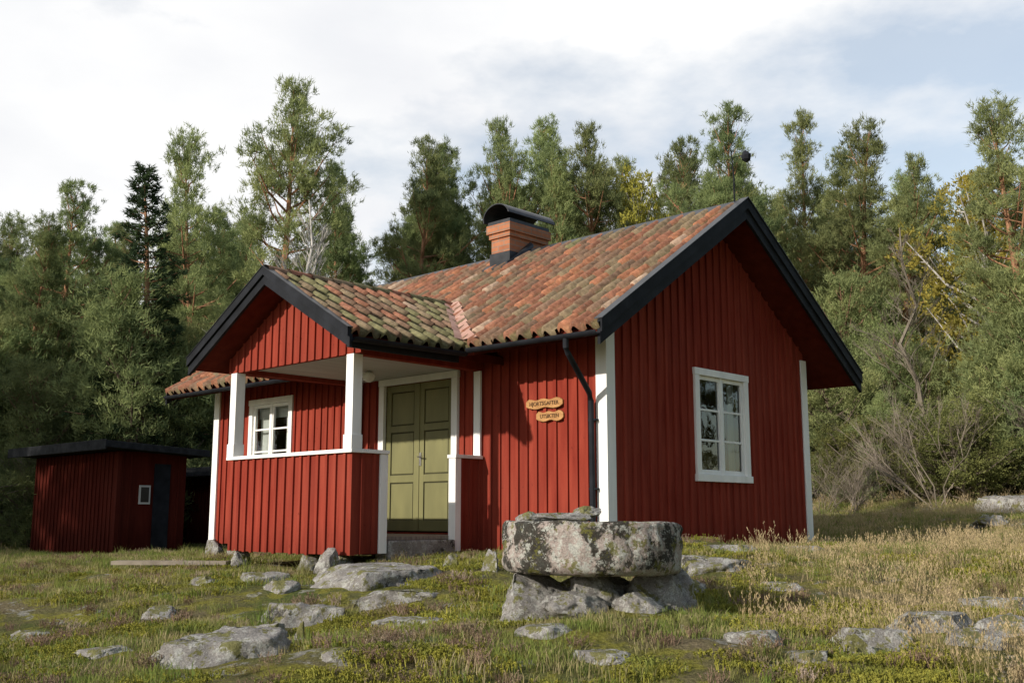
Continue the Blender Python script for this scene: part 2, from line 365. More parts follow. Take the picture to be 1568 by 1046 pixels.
# ---- tiles
TV=[];TF=[];TC=[]
def tilecol(p,moss):
    n=noise.noise(Vector(p)*.8+Vector((3,5,1)))*.20+.5+random.uniform(-.32,.32)
    n+=moss
    orange=(.38,.165,.095); red=(.30,.135,.086); brown=(.225,.14,.095); tan=(.24,.18,.115); mossy=(.20,.185,.095)
    if random.random()<.03: c=(.42,.30,.22)
    elif n<.27: c=orange
    elif n<.47: c=red
    elif n<.68: c=brown
    elif n<.86: c=tan
    else: c=mossy
    k=random.uniform(.80,1.1); return tuple(v*k for v in c)
def lerp3(a,b,t): return tuple(x*(1-t)+y*t for x,y in zip(a,b))
def tiles(o,es,et,Ls,Lt,skip,moss,tw=.205,tl=.335,tm=.5):
    o=Vector(o); es=Vector(es); et=Vector(et); n=es.cross(et)
    if n.z<0: n=-n
    ns=int(round(Ls/tw)); tw=Ls/ns; nt_=int(math.ceil(Lt/tl)); tl=Lt/nt_
    for i in range(ns):
        for j in range(nt_):
            c=o+es*(i+.5)*tw+et*(j+.5)*tl
            if skip(c): continue
            ja=random.uniform(-.035,.035); js=random.uniform(-.009,.009); jt=random.uniform(-.016,.016); jn=random.uniform(0,.012)
            col=tilecol(c,moss); base=len(TV); K=10
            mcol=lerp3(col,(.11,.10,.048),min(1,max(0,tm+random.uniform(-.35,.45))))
            for (t,lift) in ((-.03,-.026),(-.03,.034),(tl*.5,.022),(tl*1.02,.008)):
                for k in range(K):
                    q=k/(K-1)*1.06-.03
                    hh=.066*math.sin(math.pi*min(1,max(0,q/.52))) if q<.52 else -.018*math.sin(math.pi*(q-.52)/.5)
                    s=(i+q)*tw+js; tt=j*tl+t+jt+ja*(q-.5)
                    TV.append(tuple(o+es*s+et*tt+n*(hh+lift+jn+.012)))
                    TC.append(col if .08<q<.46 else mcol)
            for r in range(3):
                for k in range(K-1):
                    a=base+r*K+k; TF.append((a,a+1,a+K+1,a+K))
L=math.hypot(1,.655)
skipm=lambda c: (abs(c.x+10.95)<1.78 and zp(c.x)-zr(c.y)>.03)
tiles((-16.52,8.85,zr(8.85)),(1,0,0),(0,1/L,.655/L),9.44,3.12*L-.05,skipm,-.02,tm=.52)
tiles((-16.52,15.09,zr(15.09)),(1,0,0),(0,-1/L,.655/L),9.44,3.12*L-.05,lambda c:False,.04)
L2=math.hypot(1,.56)
skipp=lambda c:(zr(c.y)-zp(c.x)>.04)
tiles((-9.25,7.09,zp(-9.25)),(0,1,0),(-1/L2,0,.56/L2),3.3,1.70*L2-.04,skipp,.22,tm=.66)
tiles((-12.65,7.09,zp(-12.65)),(0,1,0),(1/L2,0,.56/L2),3.3,1.70*L2-.04,skipp,.22,tm=.66)
y=7.07
while y<10.05:
    col=tilecol((-10.95,y,3),.25); base=len(TV); K=8
    for (yy,r) in ((y-.02,.115),(y+.36,.095)):
        for k in range(K):
            an=math.pi*k/(K-1); TV.append((-10.95+r*math.cos(an),yy,2.985+r*math.sin(an)*.75)); TC.append(col)
    for k in range(K-1): TF.append((base+k,base+k+1,base+K+k+1,base+K+k))
    y+=.33
me=mk('roof_tiles',TV,TF,[M_TILE]); ca=me.color_attributes.new('tc','FLOAT_COLOR','POINT')
arr=np.ones((len(TV),4),np.float32); arr[:,:3]=np.array(TC); ca.data.foreach_set('color',arr.ravel())
o=bpy.data.objects.new('roof_tiles',me); scene.collection.objects.link(o); o.parent=house
me.polygons.foreach_set('use_smooth',[True]*len(me.polygons))
b=B()
for sg in (1,-1):
    xe=-10.95+sg*1.70; A=Vector((xe,8.83,zr(8.83)+.085)); C=Vector((-10.95,10.2,2.96+.085))
    nseg=5
    for k in range(nseg):
        p=A.lerp(C,k/nseg); q=A.lerp(C,(k+1)/nseg); wd=.25 if k==0 else .2; up=Vector((0,0,.004*(nseg-k)))
        b.quad(p+up,q+up,q+up+Vector((sg*.16,0,.01)),p+up+Vector((sg*wd,0,.01)))
        b.quad(p+up,q+up,q+up+Vector((0,-.12,.01)),p+up+Vector((0,-.14,.01)))
b.build('valley_flashing',M_FLASH,house)
b=B()
b.prism([(-16.5,11.85,zr(11.85)+.075),(-16.5,11.97,4.19),(-16.5,12.09,zr(12.09)+.075),(-16.5,12.09,zr(12.09)+.05),(-16.5,11.97,4.165),(-16.5,11.85,zr(11.85)+.05)],(9.42,0,0))
b.build('ridge_cap',M_METAL,house)
b=B()
def verge(x0,x1,up,dn):
    for s in (-1,1):
        ye=11.97+s*3.15
        b.prism([(x0,ye,zr(ye)+up),(x0,11.97,4.10+up),(x0,11.97,4.10-dn),(x0,ye,zr(ye)-dn)],(x1-x0,0,0))
verge(-7.11,-7.07,.085,.19); verge(-7.07,-7.045,.10,.05); verge(-16.56,-16.52,.085,.17)
def vergep(y0,y1,up,dn):
    for s in (-1,1):
        xe=-10.95+s*1.74
        b.prism([(xe,y0,zp(xe)+up),(-10.95,y0,2.96+up),(-10.95,y0,2.96-dn),(xe,y0,zp(xe)-dn)],(0,y1-y0,0))
vergep(7.06,7.10,.07,.14); vergep(7.03,7.06,.085,.02)
b.box(-9.31,-9.28,7.1,8.8,1.86,1.98)
b.build('verge_boards',M_BLACK,house)
b=B()
for s in (-1,1):
    ye=11.97+s*3.16
    b.prism([(-7.15,ye,zr(ye)+.1015),(-7.15,11.97,4.2015),(-7.15,11.97,4.210),(-7.15,ye,zr(ye)+.110)],(.12,0,0))
for s in (-1,1):
    xe=-10.95+s*1.75
    b.prism([(xe,7.02,zp(xe)+.0865),(-10.95,7.02,3.0465),(-10.95,7.02,3.055),(xe,7.02,zp(xe)+.095)],(0,.11,0))
b.build('verge_flashing',M_METAL,house)
b=B()
def gutter(p0,p1,r=.055):
    p0=Vector(p0);p1=Vector(p1); t=(p1-p0).normalized(); sdir=Vector((0,0,1)).cross(t); K=9
    base=len(b.V)
    for p in (p0,p1):
        for rr in (r,r-.006):
            for k in range(K):
                an=math.pi*k/(K-1); b.V.append(tuple(p+sdir*math.cos(an)*rr-Vector((0,0,1))*math.sin(an)*rr))
    for off in (0,K):
        for k in range(K-1): b.F.append((base+off+k,base+off+k+1,base+2*K+off+k+1,base+2*K+off+k))
gutter((-9.12,8.80,2.015),(-7.08,8.80,2.0)); gutter((-16.5,8.80,2.0),(-12.75,8.80,2.0)); gutter((-9.19,7.08,1.96),(-9.19,8.82,1.98))
b.tube([(-7.55,8.80,1.97),(-7.55,8.80,1.86),(-7.57,8.86,1.80),(-7.73,9.42,1.42),(-7.76,9.49,1.33),(-7.76,9.50,-.15),(-7.76,9.42,-.22)],.034,12)
for z in (1.1,.3): b.box(-7.81,-7.71,9.49,9.60,z,z+.02)
b.build('gutters_and_downpipe',M_BLACK,house,smooth=False)
b=B(); b.box(-11.45,-11.05,11.55,12.40,3.6,4.34); b.box(-11.48,-11.02,11.52,12.43,4.34,4.42); b.box(-11.51,-10.99,11.49,12.46,4.42,4.56)
b.build('chimney',M_BRICK,house,bevel=.004)
b=B(); b.box(-11.47,-11.03,11.53,12.42,3.62,4.10)
b.prism([(-11.55,11.40,3.80),(-11.0,11.40,3.80),(-11.0,11.40,3.83),(-11.55,11.40,3.83)],(0,.15,.10))
b.prism([(-11.02,11.40,3.78),(-10.95,11.40,3.83),(-10.95,12.0,4.22),(-11.02,12.0,4.26)],(-.01,0,.06))
b.box(-11.49,-11.01,11.51,12.44,4.56,4.62)
K=14; P=[]
for k in range(K+1):
    an=math.radians(10+k*(185/K)); P.append((-11.25+.29*math.cos(an),4.66+.22*math.sin(an)))
for k in range(K):
    (xa,za),(xb,zb)=P[k],P[k+1]
    def inn(x,z): return (-11.25+(x+11.25)*.93,4.66+(z-4.66)*.93)
    (xc,zc),(xd,zd)=inn(xb,zb),inn(xa,za)
    b.prism([(xa,11.44,za),(xb,11.44,zb),(xc,11.44,zc),(xd,11.44,zd)],(0,1.10,0))
b.build('chimney_cap',M_METAL,house)
b=B(); c=Vector((-11.1,8.85,1.86))
b.tube([c+Vector((0,0,.06)),c+Vector((0,0,.04)),c,c-Vector((0,0,.05)),c-Vector((0,0,.08))],[.04,.075,.09,.07,.02],14); b.build('porch_lamp',M_WHITE,house,smooth=True)
b=B(); b.tube([(-7.25,11.97,4.15),(-7.25,11.98,4.5),(-7.27,11.96,4.92)],[.012,.010,.006],6)
b.tube([(-7.26,11.97,4.80),(-7.18,12.06,4.84),(-7.10,12.13,4.82)],[.006,.006,.004],5)
b.tube([(-7.13,12.08,4.90),(-7.12,12.10,4.84),(-7.12,12.10,4.78),(-7.12,12.10,4.74)],[.02,.07,.06,.01],8)
b.build('ridge_rod',M_BLACK,house)  # thin rod and blob at the ridge, taken for a dead twig with nest
for nm,xx,zz,ww,txt in (('sign_upper',-8.55,1.36,.60,'HJORTSGAFTER'),('sign_lower',-8.46,1.20,.44,'UTSIKTEN')):
    b=B(); hh=.055; x0=xx-ww/2; x1=xx+ww/2; pts=[]
    for k in range(13):
        q=k/12; pts.append((x0+ww*q,YF-.055,zz+hh+(.010*math.sin(q*17)) - (.02 if k in(0,12) else 0)))
    for k in range(13):
        q=1-k/12; pts.append((x0+ww*q,YF-.055,zz-hh+(.010*math.sin(q*13+1)) + (.02 if k in(0,12) else 0)))
    b.prism(pts,(0,.028,0)); b.build(nm,M_SIGN,house,bevel=.004)
    cu=bpy.data.curves.new(nm+'_text','FONT'); cu.body=txt; cu.size=.068; cu.align_x='CENTER'; cu.align_y='CENTER'; cu.extrude=.002; cu.materials.append(M_SIGNT)
    t=bpy.data.objects.new(nm+'_letters',cu); scene.collection.objects.link(t); t.parent=house
    t.location=(xx,YF-.059,zz); t.rotation_euler=(math.pi/2,0,0)

# ---------------------------------------------------------------- sheds
M_SHED=red_mat('shed_red_shaded',.30)  # red darkened so its colour carries the tree shade over the sheds
def shed(name,x0,x1,y0,y1,zb,zt,slope,extras=True):
    e=empty(name); b=B(); b.box(x0,x1,y0,y1,zb,zt)
    x=x0+.1
    while x<x1-.03: b.box(x-.02,x+.02,y0-.022,y0+.002,zb,zt); x+=.19
    y=y0+.1
    while y<y1-.03:
        if not(extras and y0+.45<y<y0+1.25): b.box(x1-.002,x1+.022,y-.02,y+.02,zb,zt)
        y+=.19
    b.box(x1-.07,x1+.03,y0-.03,y0+.07,zb,zt)
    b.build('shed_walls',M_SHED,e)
    r=B(); a=.42
    r.prism([(x0-a,y0-.5,zt+.05),(x0-a,y1+.35,zt+.05-slope),(x0-a,y1+.35,zt+.20-slope),(x0-a,y0-.5,zt+.20)],(x1-x0+2*a,0,0))
    r.box(x0-a-.02,x1+a+.02,y0-.53,y0-.5,zt+.0,zt+.22)
    r.build('shed_roof',M_FELT,e,bevel=.01)
    if extras:
        d=B(); d.box(x1+.001,x1+.03,y0+.84,y0+1.22,zb+.1,zt-.25); d.build('shed_door',M_BLACK,e)
        d=B(); d.box(x1+.001,x1+.03,y0+.50,y0+.76,.26,.67); d.build('shed_window_frame',M_CEIL,e)
        d=B(); d.box(x1+.0305,x1+.034,y0+.535,y0+.725,.30,.63); d.build('shed_window_pane',M_DARK,e)
shed('garden_shed',-26.4,-22.05,10.73,12.35,-.90,1.40,.12)
shed('wood_shed',-25.2,-21.5,14.2,16.6,-.7,.98,-.35,False)

# ---------------------------------------------------------------- rocks
def rock(name,x,y,w,dp,ht,seed,mat=M_ROCK,z=None,rot=0,planes=9,slab=False):
    bm=bmesh.new(); bmesh.ops.create_icosphere(bm,subdivisions=5,radius=1)
    r=random.Random(seed); pl=[]
    for k in range(planes):
        n=Vector((r.gauss(0,1),r.gauss(0,1),abs(r.gauss(.1,.6)))).normalized(); pl.append((n,r.uniform(.5,.82)))
    if slab: pl.append((Vector((r.gauss(0,.12),r.gauss(0,.12),1)).normalized(),.38))
    off=Vector((seed*3.1,seed*1.7,seed*.9))
    for v in bm.verts:
        p=v.co.copy(); p*=1+.30*noise.noise(p*1.3+off)
        for n,k in pl:
            dd=p.dot(n)
            if dd>k: p-=n*(dd-k)
        p+=p.normalized()*(.08*noise.noise(p*3.5+off)+.06*abs(noise.noise(p*8+off))+.025*noise.noise(p*20+off))
        v.co=Vector((p.x*w/2,p.y*dp/2,p.z*ht))
    me=bpy.data.meshes.new(name); bm.to_mesh(me); bm.free(); me.materials.append(mat)
    me.polygons.foreach_set('use_smooth',[True]*len(me.polygons))
    o=bpy.data.objects.new(name,me); scene.collection.objects.link(o)
    o.location=(x,y,(hz(x,y) if z is None else z)); o.rotation_euler=(0,0,rot); return o
RK=[(470,950,120,36),(345,1000,200,48),(405,975,100,28),(460,978,22,24),(600,886,210,32),(545,884,100,22),(500,886,40,14),(692,866,30,16),(752,872,36,28),
(1050,968,24,24),(1335,985,150,36),(1310,1003,60,30),(1440,960,150,36),(1545,782,110,36),(1090,868,130,24),(395,892,80,22),(315,895,54,12),
(645,960,140,22),(605,918,140,20),(1155,982,90,28),(1520,935,130,30),(1110,842,110,14),(45,975,80,16),(1550,965,110,30),(430,905,60,16),(930,1005,110,14),(1230,842,80,10),(830,965,90,14),(1520,800,70,14),(250,940,70,12),(520,1005,60,12),(160,1000,90,14),(1060,905,70,14),(1490,985,100,26),(1240,1010,90,18),(1200,900,80,14)]
ROCKXY=[]
for k,(u,v,wp,hp) in enumerate(RK):
    x,y,dd=sight(u,v); wm=wp/FOC*dd; hm=hp/FOC*dd
    big_=wp>70
    rock('rock',x,y,wm*1.05,wm*(.95 if big_ else .8),hm*(1.5 if big_ else 1.1),k+3,z=hz(x,y)-(.005 if big_ else 0),rot=.76+random.uniform(-.25,.25),slab=big_)
    ROCKXY.append((x,y,wm*.46))
    # clear the sight of each slab: sparse cover on the side where the ground falls away
    ROCKXY.append((x-FX*wm*.35,y-FY*wm*.35,wm*.36))
mx,my=rd2xy(.60,8.05)
for k,(dr,dd,w_,h_) in enumerate(((-.45,-.12,.66,.26),(.44,-.12,.66,.25),(.0,.06,1.10,.31),(.0,-.20,.62,.23),(.62,.2,.4,.26),(-.15,-.40,.42,.12),(.3,-.40,.4,.12))):
    x,y=rd2xy(.60+dr,8.05+dd); rock('rock',x,y,w_,.6,h_,40+k,rot=.76,z=-.62); ROCKXY.append((x,y,w_*.4))
for k,(x,y,w_) in enumerate(((-16.0,9.55,.4),(-15.3,9.5,.35),(-12.1,7.6,.36),(-10.6,7.62,.34),(-9.95,7.62,.36),(-9.85,7.35,.3),(-8.6,9.6,.4))):
    rock('foundation_stone',x,y,w_,.36,.2,60+k,z=-.56,rot=k)
V=[];F=[];seg=150
prof=[(0,0),(.30,.0),(.56,-.002),(.640,-.004),(.658,-.014),(.664,-.04),(.665,-.09),(.666,-.13),(.667,-.17),(.668,-.21),(.668,-.25),(.667,-.29),(.664,-.32),(.655,-.345),(.63,-.365),(.59,-.38),(.3,-.385),(0,-.385)]
for i,(r,z) in enumerate(prof):
    for k in range(seg):
        a=2*math.pi*k/seg; p=Vector((math.cos(a)*r,math.sin(a)*r,z))
        q=Vector((math.cos(a)*2,math.sin(a)*2,z*3)); dr=.022*noise.noise(q*1.1)+.022*noise.noise(q*3.5)+.018*noise.noise(q*9)+.012*noise.noise(q*22)
        s=(r/.66); p.x+=math.cos(a)*dr*s; p.y+=math.sin(a)*dr*s; p.z+=.014*noise.noise(Vector((p.x*4,p.y*4,z*3+5)))*(1 if r>.2 else .5)
        V.append(tuple(p))
for i in range(len(prof)-1):
    for k in range(seg):
        k2=(k+1)%seg; F.append((i*seg+k,(i+1)*seg+k,(i+1)*seg+k2,i*seg+k2))
o=bpy.data.objects.new('millstone',mk('millstone',V,F,[M_MILL],smooth=True)); scene.collection.objects.link(o)
o.location=(mx,my,-.045); o.rotation_euler=(math.radians(1.0),math.radians(.8),2.6)
x,y=rd2xy(.34,8.1); s=rock('stone_slab',x,y,.62,.5,.06,91,M_ROCK,z=-.005,rot=.8,planes=6,slab=True)
x,y=rd2xy(.12,7.95); s=rock('stone_slab',x,y,.22,.2,.05,92,M_ROCK,z=-.015,rot=.3,planes=6)
x,y=rd2xy(.54,8.12); s=rock('stone_slab',x,y,.30,.2,.05,93,M_ROCK,z=.02,rot=.6,planes=6); s.rotation_euler[1]=-.25
ROCKXY.append((mx,my,.6))
b=B(); x,y,dd=sight(262,868); b.box(-.75,.75,-.12,.12,-.02,.03); b.build('wooden_plank',M_WOOD,None,Matrix.Translation((x,y,hz(x,y)+.05))@Matrix.Rotation(.72,4,'Z'))

# ---------------------------------------------------------------- vegetation
def fol_mat(name,dark,light,hv=.04,vv=.35,tr=.25,nscale=.8):
    m,nt,out=newmat(name); oi=N(nt,'ShaderNodeObjectInfo')
    c=ramp(nt,noise_n(nt,coords(nt),nscale,4,.6),[(.32,dark),(.68,light)]).outputs[0]
    hs=N(nt,'ShaderNodeHueSaturation')
    mr=N(nt,'ShaderNodeMapRange'); mr.inputs['To Min'].default_value=.5-hv; mr.inputs['To Max'].default_value=.5+hv*.6
    nt.links.new(oi.outputs['Random'],mr.inputs[0]); nt.links.new(mr.outputs[0],hs.inputs['Hue'])
    ml=N(nt,'ShaderNodeMath'); ml.operation='MULTIPLY'; ml.inputs[1].default_value=7.31; nt.links.new(oi.outputs['Random'],ml.inputs[0])
    fr=N(nt,'ShaderNodeMath'); fr.operation='FRACT'; nt.links.new(ml.outputs[0],fr.inputs[0])
    m2=N(nt,'ShaderNodeMapRange'); m2.inputs['To Min'].default_value=1-vv; m2.inputs['To Max'].default_value=1+vv
    nt.links.new(fr.outputs[0],m2.inputs[0]); nt.links.new(m2.outputs[0],hs.inputs['Value'])
    nt.links.new(c,hs.inputs['Color'])
    df=N(nt,'ShaderNodeBsdfDiffuse'); tl=N(nt,'ShaderNodeBsdfTranslucent'); mx_=N(nt,'ShaderNodeMixShader'); mx_.inputs[0].default_value=tr
    nt.links.new(hs.outputs[0],df.inputs[0]); nt.links.new(hs.outputs[0],tl.inputs[0]); nt.links.new(df.outputs[0],mx_.inputs[1]); nt.links.new(tl.outputs[0],mx_.inputs[2])
    nt.links.new(mx_.outputs[0],out.inputs[0]); return m
M_PINE=fol_mat('pine_needles',(.12,.16,.075),(.31,.35,.145),.025,.28,.38)
M_SPR=fol_mat('spruce_needles',(.04,.065,.035),(.08,.12,.055),.03,.25)
M_YEL=fol_mat('autumn_leaves',(.22,.22,.05),(.42,.38,.08),.04,.25,.4)
M_BUSH=fol_mat('bush_leaves',(.10,.12,.045),(.22,.23,.08),.04,.3,.35)
M_GREYF=fol_mat('dry_twigs',(.15,.125,.10),(.27,.225,.185),.02,.2,.1)
def bark(name,lo,hi,zr0,zr1):
    m,nt,out=newmat(name); tc=N(nt,'ShaderNodeTexCoord'); sp=N(nt,'ShaderNodeSeparateXYZ'); nt.links.new(tc.outputs['Object'],sp.inputs[0])
    mr=N(nt,'ShaderNodeMapRange'); mr.inputs['From Min'].default_value=zr0; mr.inputs['From Max'].default_value=zr1; nt.links.new(sp.outputs[2],mr.inputs[0])
    c=mix(nt,mr.outputs[0],lo,hi); n=noise_n(nt,coords(nt,(1,1,.3)),12,5)
    c=mix(nt,1.0,c,ramp(nt,n,[(.3,.5),(.7,1.1)]).outputs[0],'MULTIPLY'); princ(nt,out,c,.9,n,.6,.02,.1); return m
M_BARK=bark('pine_bark',(.17,.135,.115),(.36,.19,.11),2,6)
M_BIRCH=bark('birch_bark',(.42,.41,.39),(.52,.49,.46),0,5)

def nrm(a): return a/np.maximum(np.linalg.norm(a,axis=1,keepdims=True),1e-6)
def tuft_tris(C,D,k,ln,wd,spread=.75,jit=.05):
    n=len(C)*k; base=np.repeat(C,k,0)+rng.normal(0,jit,(n,3))
    d=nrm(np.repeat(D,k,0)*.8+rng.normal(0,1,(n,3))*spread); s=nrm(np.cross(d,rng.normal(0,1,(n,3))))
    Ln=ln*rng.uniform(.55,1.25,(n,1)); W=wd*rng.uniform(.7,1.3,(n,1))
    V=np.empty((n*3,3)); V[0::3]=base-s*W/2; V[1::3]=base+s*W/2; V[2::3]=base+d*Ln
    return V,np.arange(n*3).reshape(-1,3)
def assemble(name,bb,V,F,mats):
    nb=len(bb.V); allV=np.concatenate([np.array(bb.V),V]); faces=[tuple(f) for f in bb.F]+(F+nb).tolist()
    mi=[0]*len(bb.F)+[1]*len(F)
    return mk(name,allV,faces,mats,mi)
def pine_mesh(name,seed,Ht=12,cb_=.3,spread=2.1,nl=46,kind='pine',k=24,ln=.165,wd=.024,mats=None,round_=.5,pads=3.3,tpp=12):
    r=random.Random(seed); bb=B(); pts=[];rad=[]; ph=r.uniform(0,6); bend=r.uniform(.1,.45)
    def tp(z): q=z/Ht; return Vector((math.sin(q*3+ph)*bend-math.sin(ph)*bend,math.cos(q*2.4+ph)*bend-math.cos(ph)*bend,z))
    for i in range(9):
        q=i/8; pts.append(tp(q*Ht*.97)); rad.append((.17*(1-q)**.8+.015)*Ht/12)
    bb.tube(pts,rad,8)
    C=[];D=[]
    az=r.uniform(0,6)
    if kind=='pine' and cb_>.1:
        for i in range(9):
            z=Ht*r.uniform(.12,cb_+.08); a=r.uniform(0,6.28); l=r.uniform(.3,1.1); p0=tp(z)
            bb.tube([p0,p0+Vector((math.cos(a)*l,math.sin(a)*l,r.uniform(-.2,.1)))],[.02,.006],3,False)
    for i in range(nl):
        hr=(i+r.random())/nl
        z=Ht*(cb_+(1-cb_)*hr**.95); z=min(z,Ht-.12)
        az+=2.399+r.uniform(-.6,.6)
        if kind=='pine':
            asym=1+.25*math.sin(az+ph)*math.sin(hr*5+ph)
            prof=((1-hr)**round_)*(.7+.3*math.sin(hr*11+ph*2))*(.75 if hr<.1 else 1)*asym; el=math.radians(2+54*hr+r.uniform(-14,18))
        elif kind=='spruce': prof=(1-hr)**.9; el=math.radians(-18+45*hr+r.uniform(-6,6))
        else: prof=math.sin(math.pi*min(1,hr*.85+.12))**.7; el=math.radians(15+45*hr+r.uniform(-15,15))
        Lb=spread*prof*r.uniform(.5,1.25)+.22
        d=Vector((math.cos(az)*math.cos(el),math.sin(az)*math.cos(el),math.sin(el)))
        up=(.22 if kind!='spruce' else .05)*Lb
        p0=tp(z); p1=p0+d*Lb*.5+Vector((0,0,-.03*Lb)); p2=p0+d*Lb+Vector((0,0,up))
        rr=.012+.017*Lb
        bb.tube([p0,p1,p2],[rr,rr*.7,rr*.25],4,False)
        side=Vector((-math.sin(az),math.cos(az),0))
        if kind=='spruce':
            for j in range(int(3+Lb*9)):
                q=r.uniform(.2,1.04)**.8; wdt=.34*Lb*(1.15-q)*r.uniform(-1,1)
                C.append(p0+(p2-p0)*q+side*wdt+Vector((0,0,r.gauss(-.05,.06)))); D.append((d+side*(1 if wdt>0 else -1)*.4+Vector((0,0,-.1))).normalized())
            continue
        npad=max(1,int(round(pads*Lb/spread*1.5+r.uniform(-.6,.9))))
        for j in range(npad):
            q=1.0 if j==0 else r.uniform(.42,.98)
            off=side*(.42*Lb*r.uniform(-1,1)*(1 if j else .1))
            pc=p0.lerp(p1,q*2) if q<.5 else p1.lerp(p2,q*2-1)
            pb=pc.copy(); pc=pc+off+Vector((0,0,r.uniform(0,.15)))
            if j: bb.tube([pb-d*.15,pc],[rr*.4,rr*.2],3,False)
            R=r.uniform(.24,.46)*(1 if hr<.85 else .7)
            for t in range(int(tpp*r.uniform(.7,1.35)*(R/.36)**1.5)+2):
                v=Vector((r.gauss(0,.55),r.gauss(0,.55),r.gauss(.1,.36)))*R
                C.append(pc+v); D.append((v.normalized()*.7+d*.35+Vector((0,0,1.1))).normalized())
    for j in range(12): C.append(tp(Ht-.1-.08*j)+Vector((r.gauss(0,.04),r.gauss(0,.04),0))); D.append(Vector((r.gauss(0,.3),r.gauss(0,.3),1)).normalized())
    V,F=tuft_tris(np.array([tuple(c) for c in C]),np.array([tuple(c) for c in D]),k,ln,wd,.5)
    return assemble(name,bb,V,F,mats or [M_BARK,M_PINE])
pines=[pine_mesh('pine_a',1,12,.34,2.4,60,round_=.7),pine_mesh('pine_b',2,12,.20,2.2,66,round_=.9),pine_mesh('pine_c',3,12,.38,2.5,56,round_=.55),pine_mesh('pine_d',4,12,.15,2.4,72,round_=.8),pine_mesh('pine_e',5,12,.32,2.0,56,round_=.7),pine_mesh('pine_f',6,12,.26,2.7,62,round_=.6)]
spruces=[pine_mesh('spruce_a',11,12,.08,2.2,120,'spruce',18,.19,.042,[M_BARK,M_SPR])]
young=[pine_mesh('young_a',21,4.5,.03,1.25,48,'pine',20,.12,.018,pads=3.4,tpp=9,round_=.8),pine_mesh('young_b',22,4.5,.02,1.6,52,'pine',20,.12,.018,pads=3.4,tpp=9,round_=.6)]
decid=[pine_mesh('leafy_a',31,8,.2,1.9,50,'broad',12,.10,.06,[M_BIRCH,M_YEL],pads=3,tpp=8)]
bush=[pine_mesh('bush_a',41,3,.05,1.4,34,'broad',12,.07,.045,[M_GREYF,M_BUSH],pads=3.4,tpp=8)]
def bare_mesh(name,seed,Ht,n0=1,mat=M_BIRCH,depth=5,spreadf=.45,r0=.07,up=.3):
    r=random.Random(seed); bb=B()
    if n0==1:
        pts=[Vector((r.gauss(0,.05)*i,r.gauss(0,.05)*i,Ht*i/7)) for i in range(8)]
        bb.tube(pts,[r0*(1-i/8)+.008 for i in range(8)],6,False)
    def br(p,d,L_,rad,dep):
        q=p+d*L_*.5+Vector((r.gauss(0,.05),r.gauss(0,.05),0))*L_; e=p+d*L_+Vector((r.gauss(0,.06),r.gauss(0,.06),.08))*L_
        bb.tube([p,q,e],[rad,rad*.8,rad*.6],3,False)
        if dep==0: return
        for i in range(r.randint(2,4)):
            nd=(d+Vector((r.gauss(0,spreadf),r.gauss(0,spreadf),r.uniform(0,up)))).normalized(); s=p.lerp(e,r.uniform(.4,1))
            br(s,nd,L_*r.uniform(.55,.8),max(rad*.6,.004),dep-1)
    if n0==1:
        for i in range(26):
            z=Ht*(.28+.7*i/26); a=i*2.4+r.uniform(-.4,.4); e=math.radians(r.uniform(35,65)); pp=pts[min(7,int(z/Ht*7))].lerp(pts[min(7,int(z/Ht*7)+1)],z/Ht*7%1)
            br(pp,Vector((math.cos(a)*math.cos(e),math.sin(a)*math.cos(e),math.sin(e))),Ht*.13*(1.15-i/26),.016,3)
    else:
        for i in range(n0):
            d0=Vector((r.gauss(0,.4),r.gauss(0,.4),1)).normalized()
            br(Vector((r.gauss(0,.15),r.gauss(0,.15),0)),d0,Ht*.36,r0,depth)
    return mk(name,np.array(bb.V),[tuple(f) for f in bb.F],[mat])
bares=[bare_mesh('bare_birch',5,8.5,1,r0=.07,spreadf=.3),bare_mesh('bare_shrub_a',6,4.0,5,mat=M_GREYF,depth=4,r0=.022,spreadf=.4),bare_mesh('bare_shrub_b',8,3.0,5,mat=M_GREYF,depth=4,r0=.016,spreadf=.5),bare_mesh('bare_tree_c',9,8,1,mat=M_GREYF,r0=.07,spreadf=.4)]
def put(name,me,s,D,tel=None,h0=12.,parent=None,hgt=None,wide=1.):
    x,y=rd2xy(s*D,D); z=hz(x,y); Hh=hgt if hgt else tel*D-z
    sc=Hh/h0; o=bpy.data.objects.new(name,me); scene.collection.objects.link(o)
    o.location=(x,y,z-.1); o.scale=(sc*wide,sc*wide,sc); o.rotation_euler=(random.uniform(-.04,.04),random.uniform(-.04,.04),random.uniform(0,6.28))
    if parent: o.parent=parent
    return o
S=lambda u:(u-784)/1534.
T=lambda v:.4145-.00068*(v-150)
big=[(402,146,29,0,.95),(325,238,33,5,.9),(125,292,31,2,.95),(40,345,30,5,1.),(500,275,33,1,.8),(548,318,34,4,1),(615,233,32,2,.85),(655,285,33,3,.9),(690,258,34,4,1),(735,232,35,1,.85),(780,212,34,0,.8),(825,203,36,4,.9),
(862,236,33,1,.85),(895,262,36,3,.9),(925,208,34,0,.85),(968,248,36,3,.9),(1010,232,33,2,.8),(1055,268,36,5,1),(1118,180,30,2,.85),(1165,245,34,0,1),(1228,190,33,3,.8),(1265,240,34,1,1.),(1300,205,31,5,1.0),(1350,255,30,0,1.05),(1405,262,33,4,1),(1550,172,25,5,1.1),(1505,275,31,1,.9),(1585,230,27,3,1.1)]
for u,v,D,k,wd in big: put('pine_tree',pines[k],S(u),D,T(v)*1.0,wide=wd)
put('spruce_tree',spruces[0],S(232),28,T(258),wide=1.)
put('birch_tree',bares[0],S(468),24,T(290),h0=8.5,wide=1.0)
put('birch_tree',bares[0],S(492),25,T(345),h0=8.5,wide=1.0)
put('bare_tree',bares[3],S(1385),26,T(345),h0=8,wide=1.3)
put('autumn_birch_tree',decid[0],S(1475),28,T(310),h0=8)
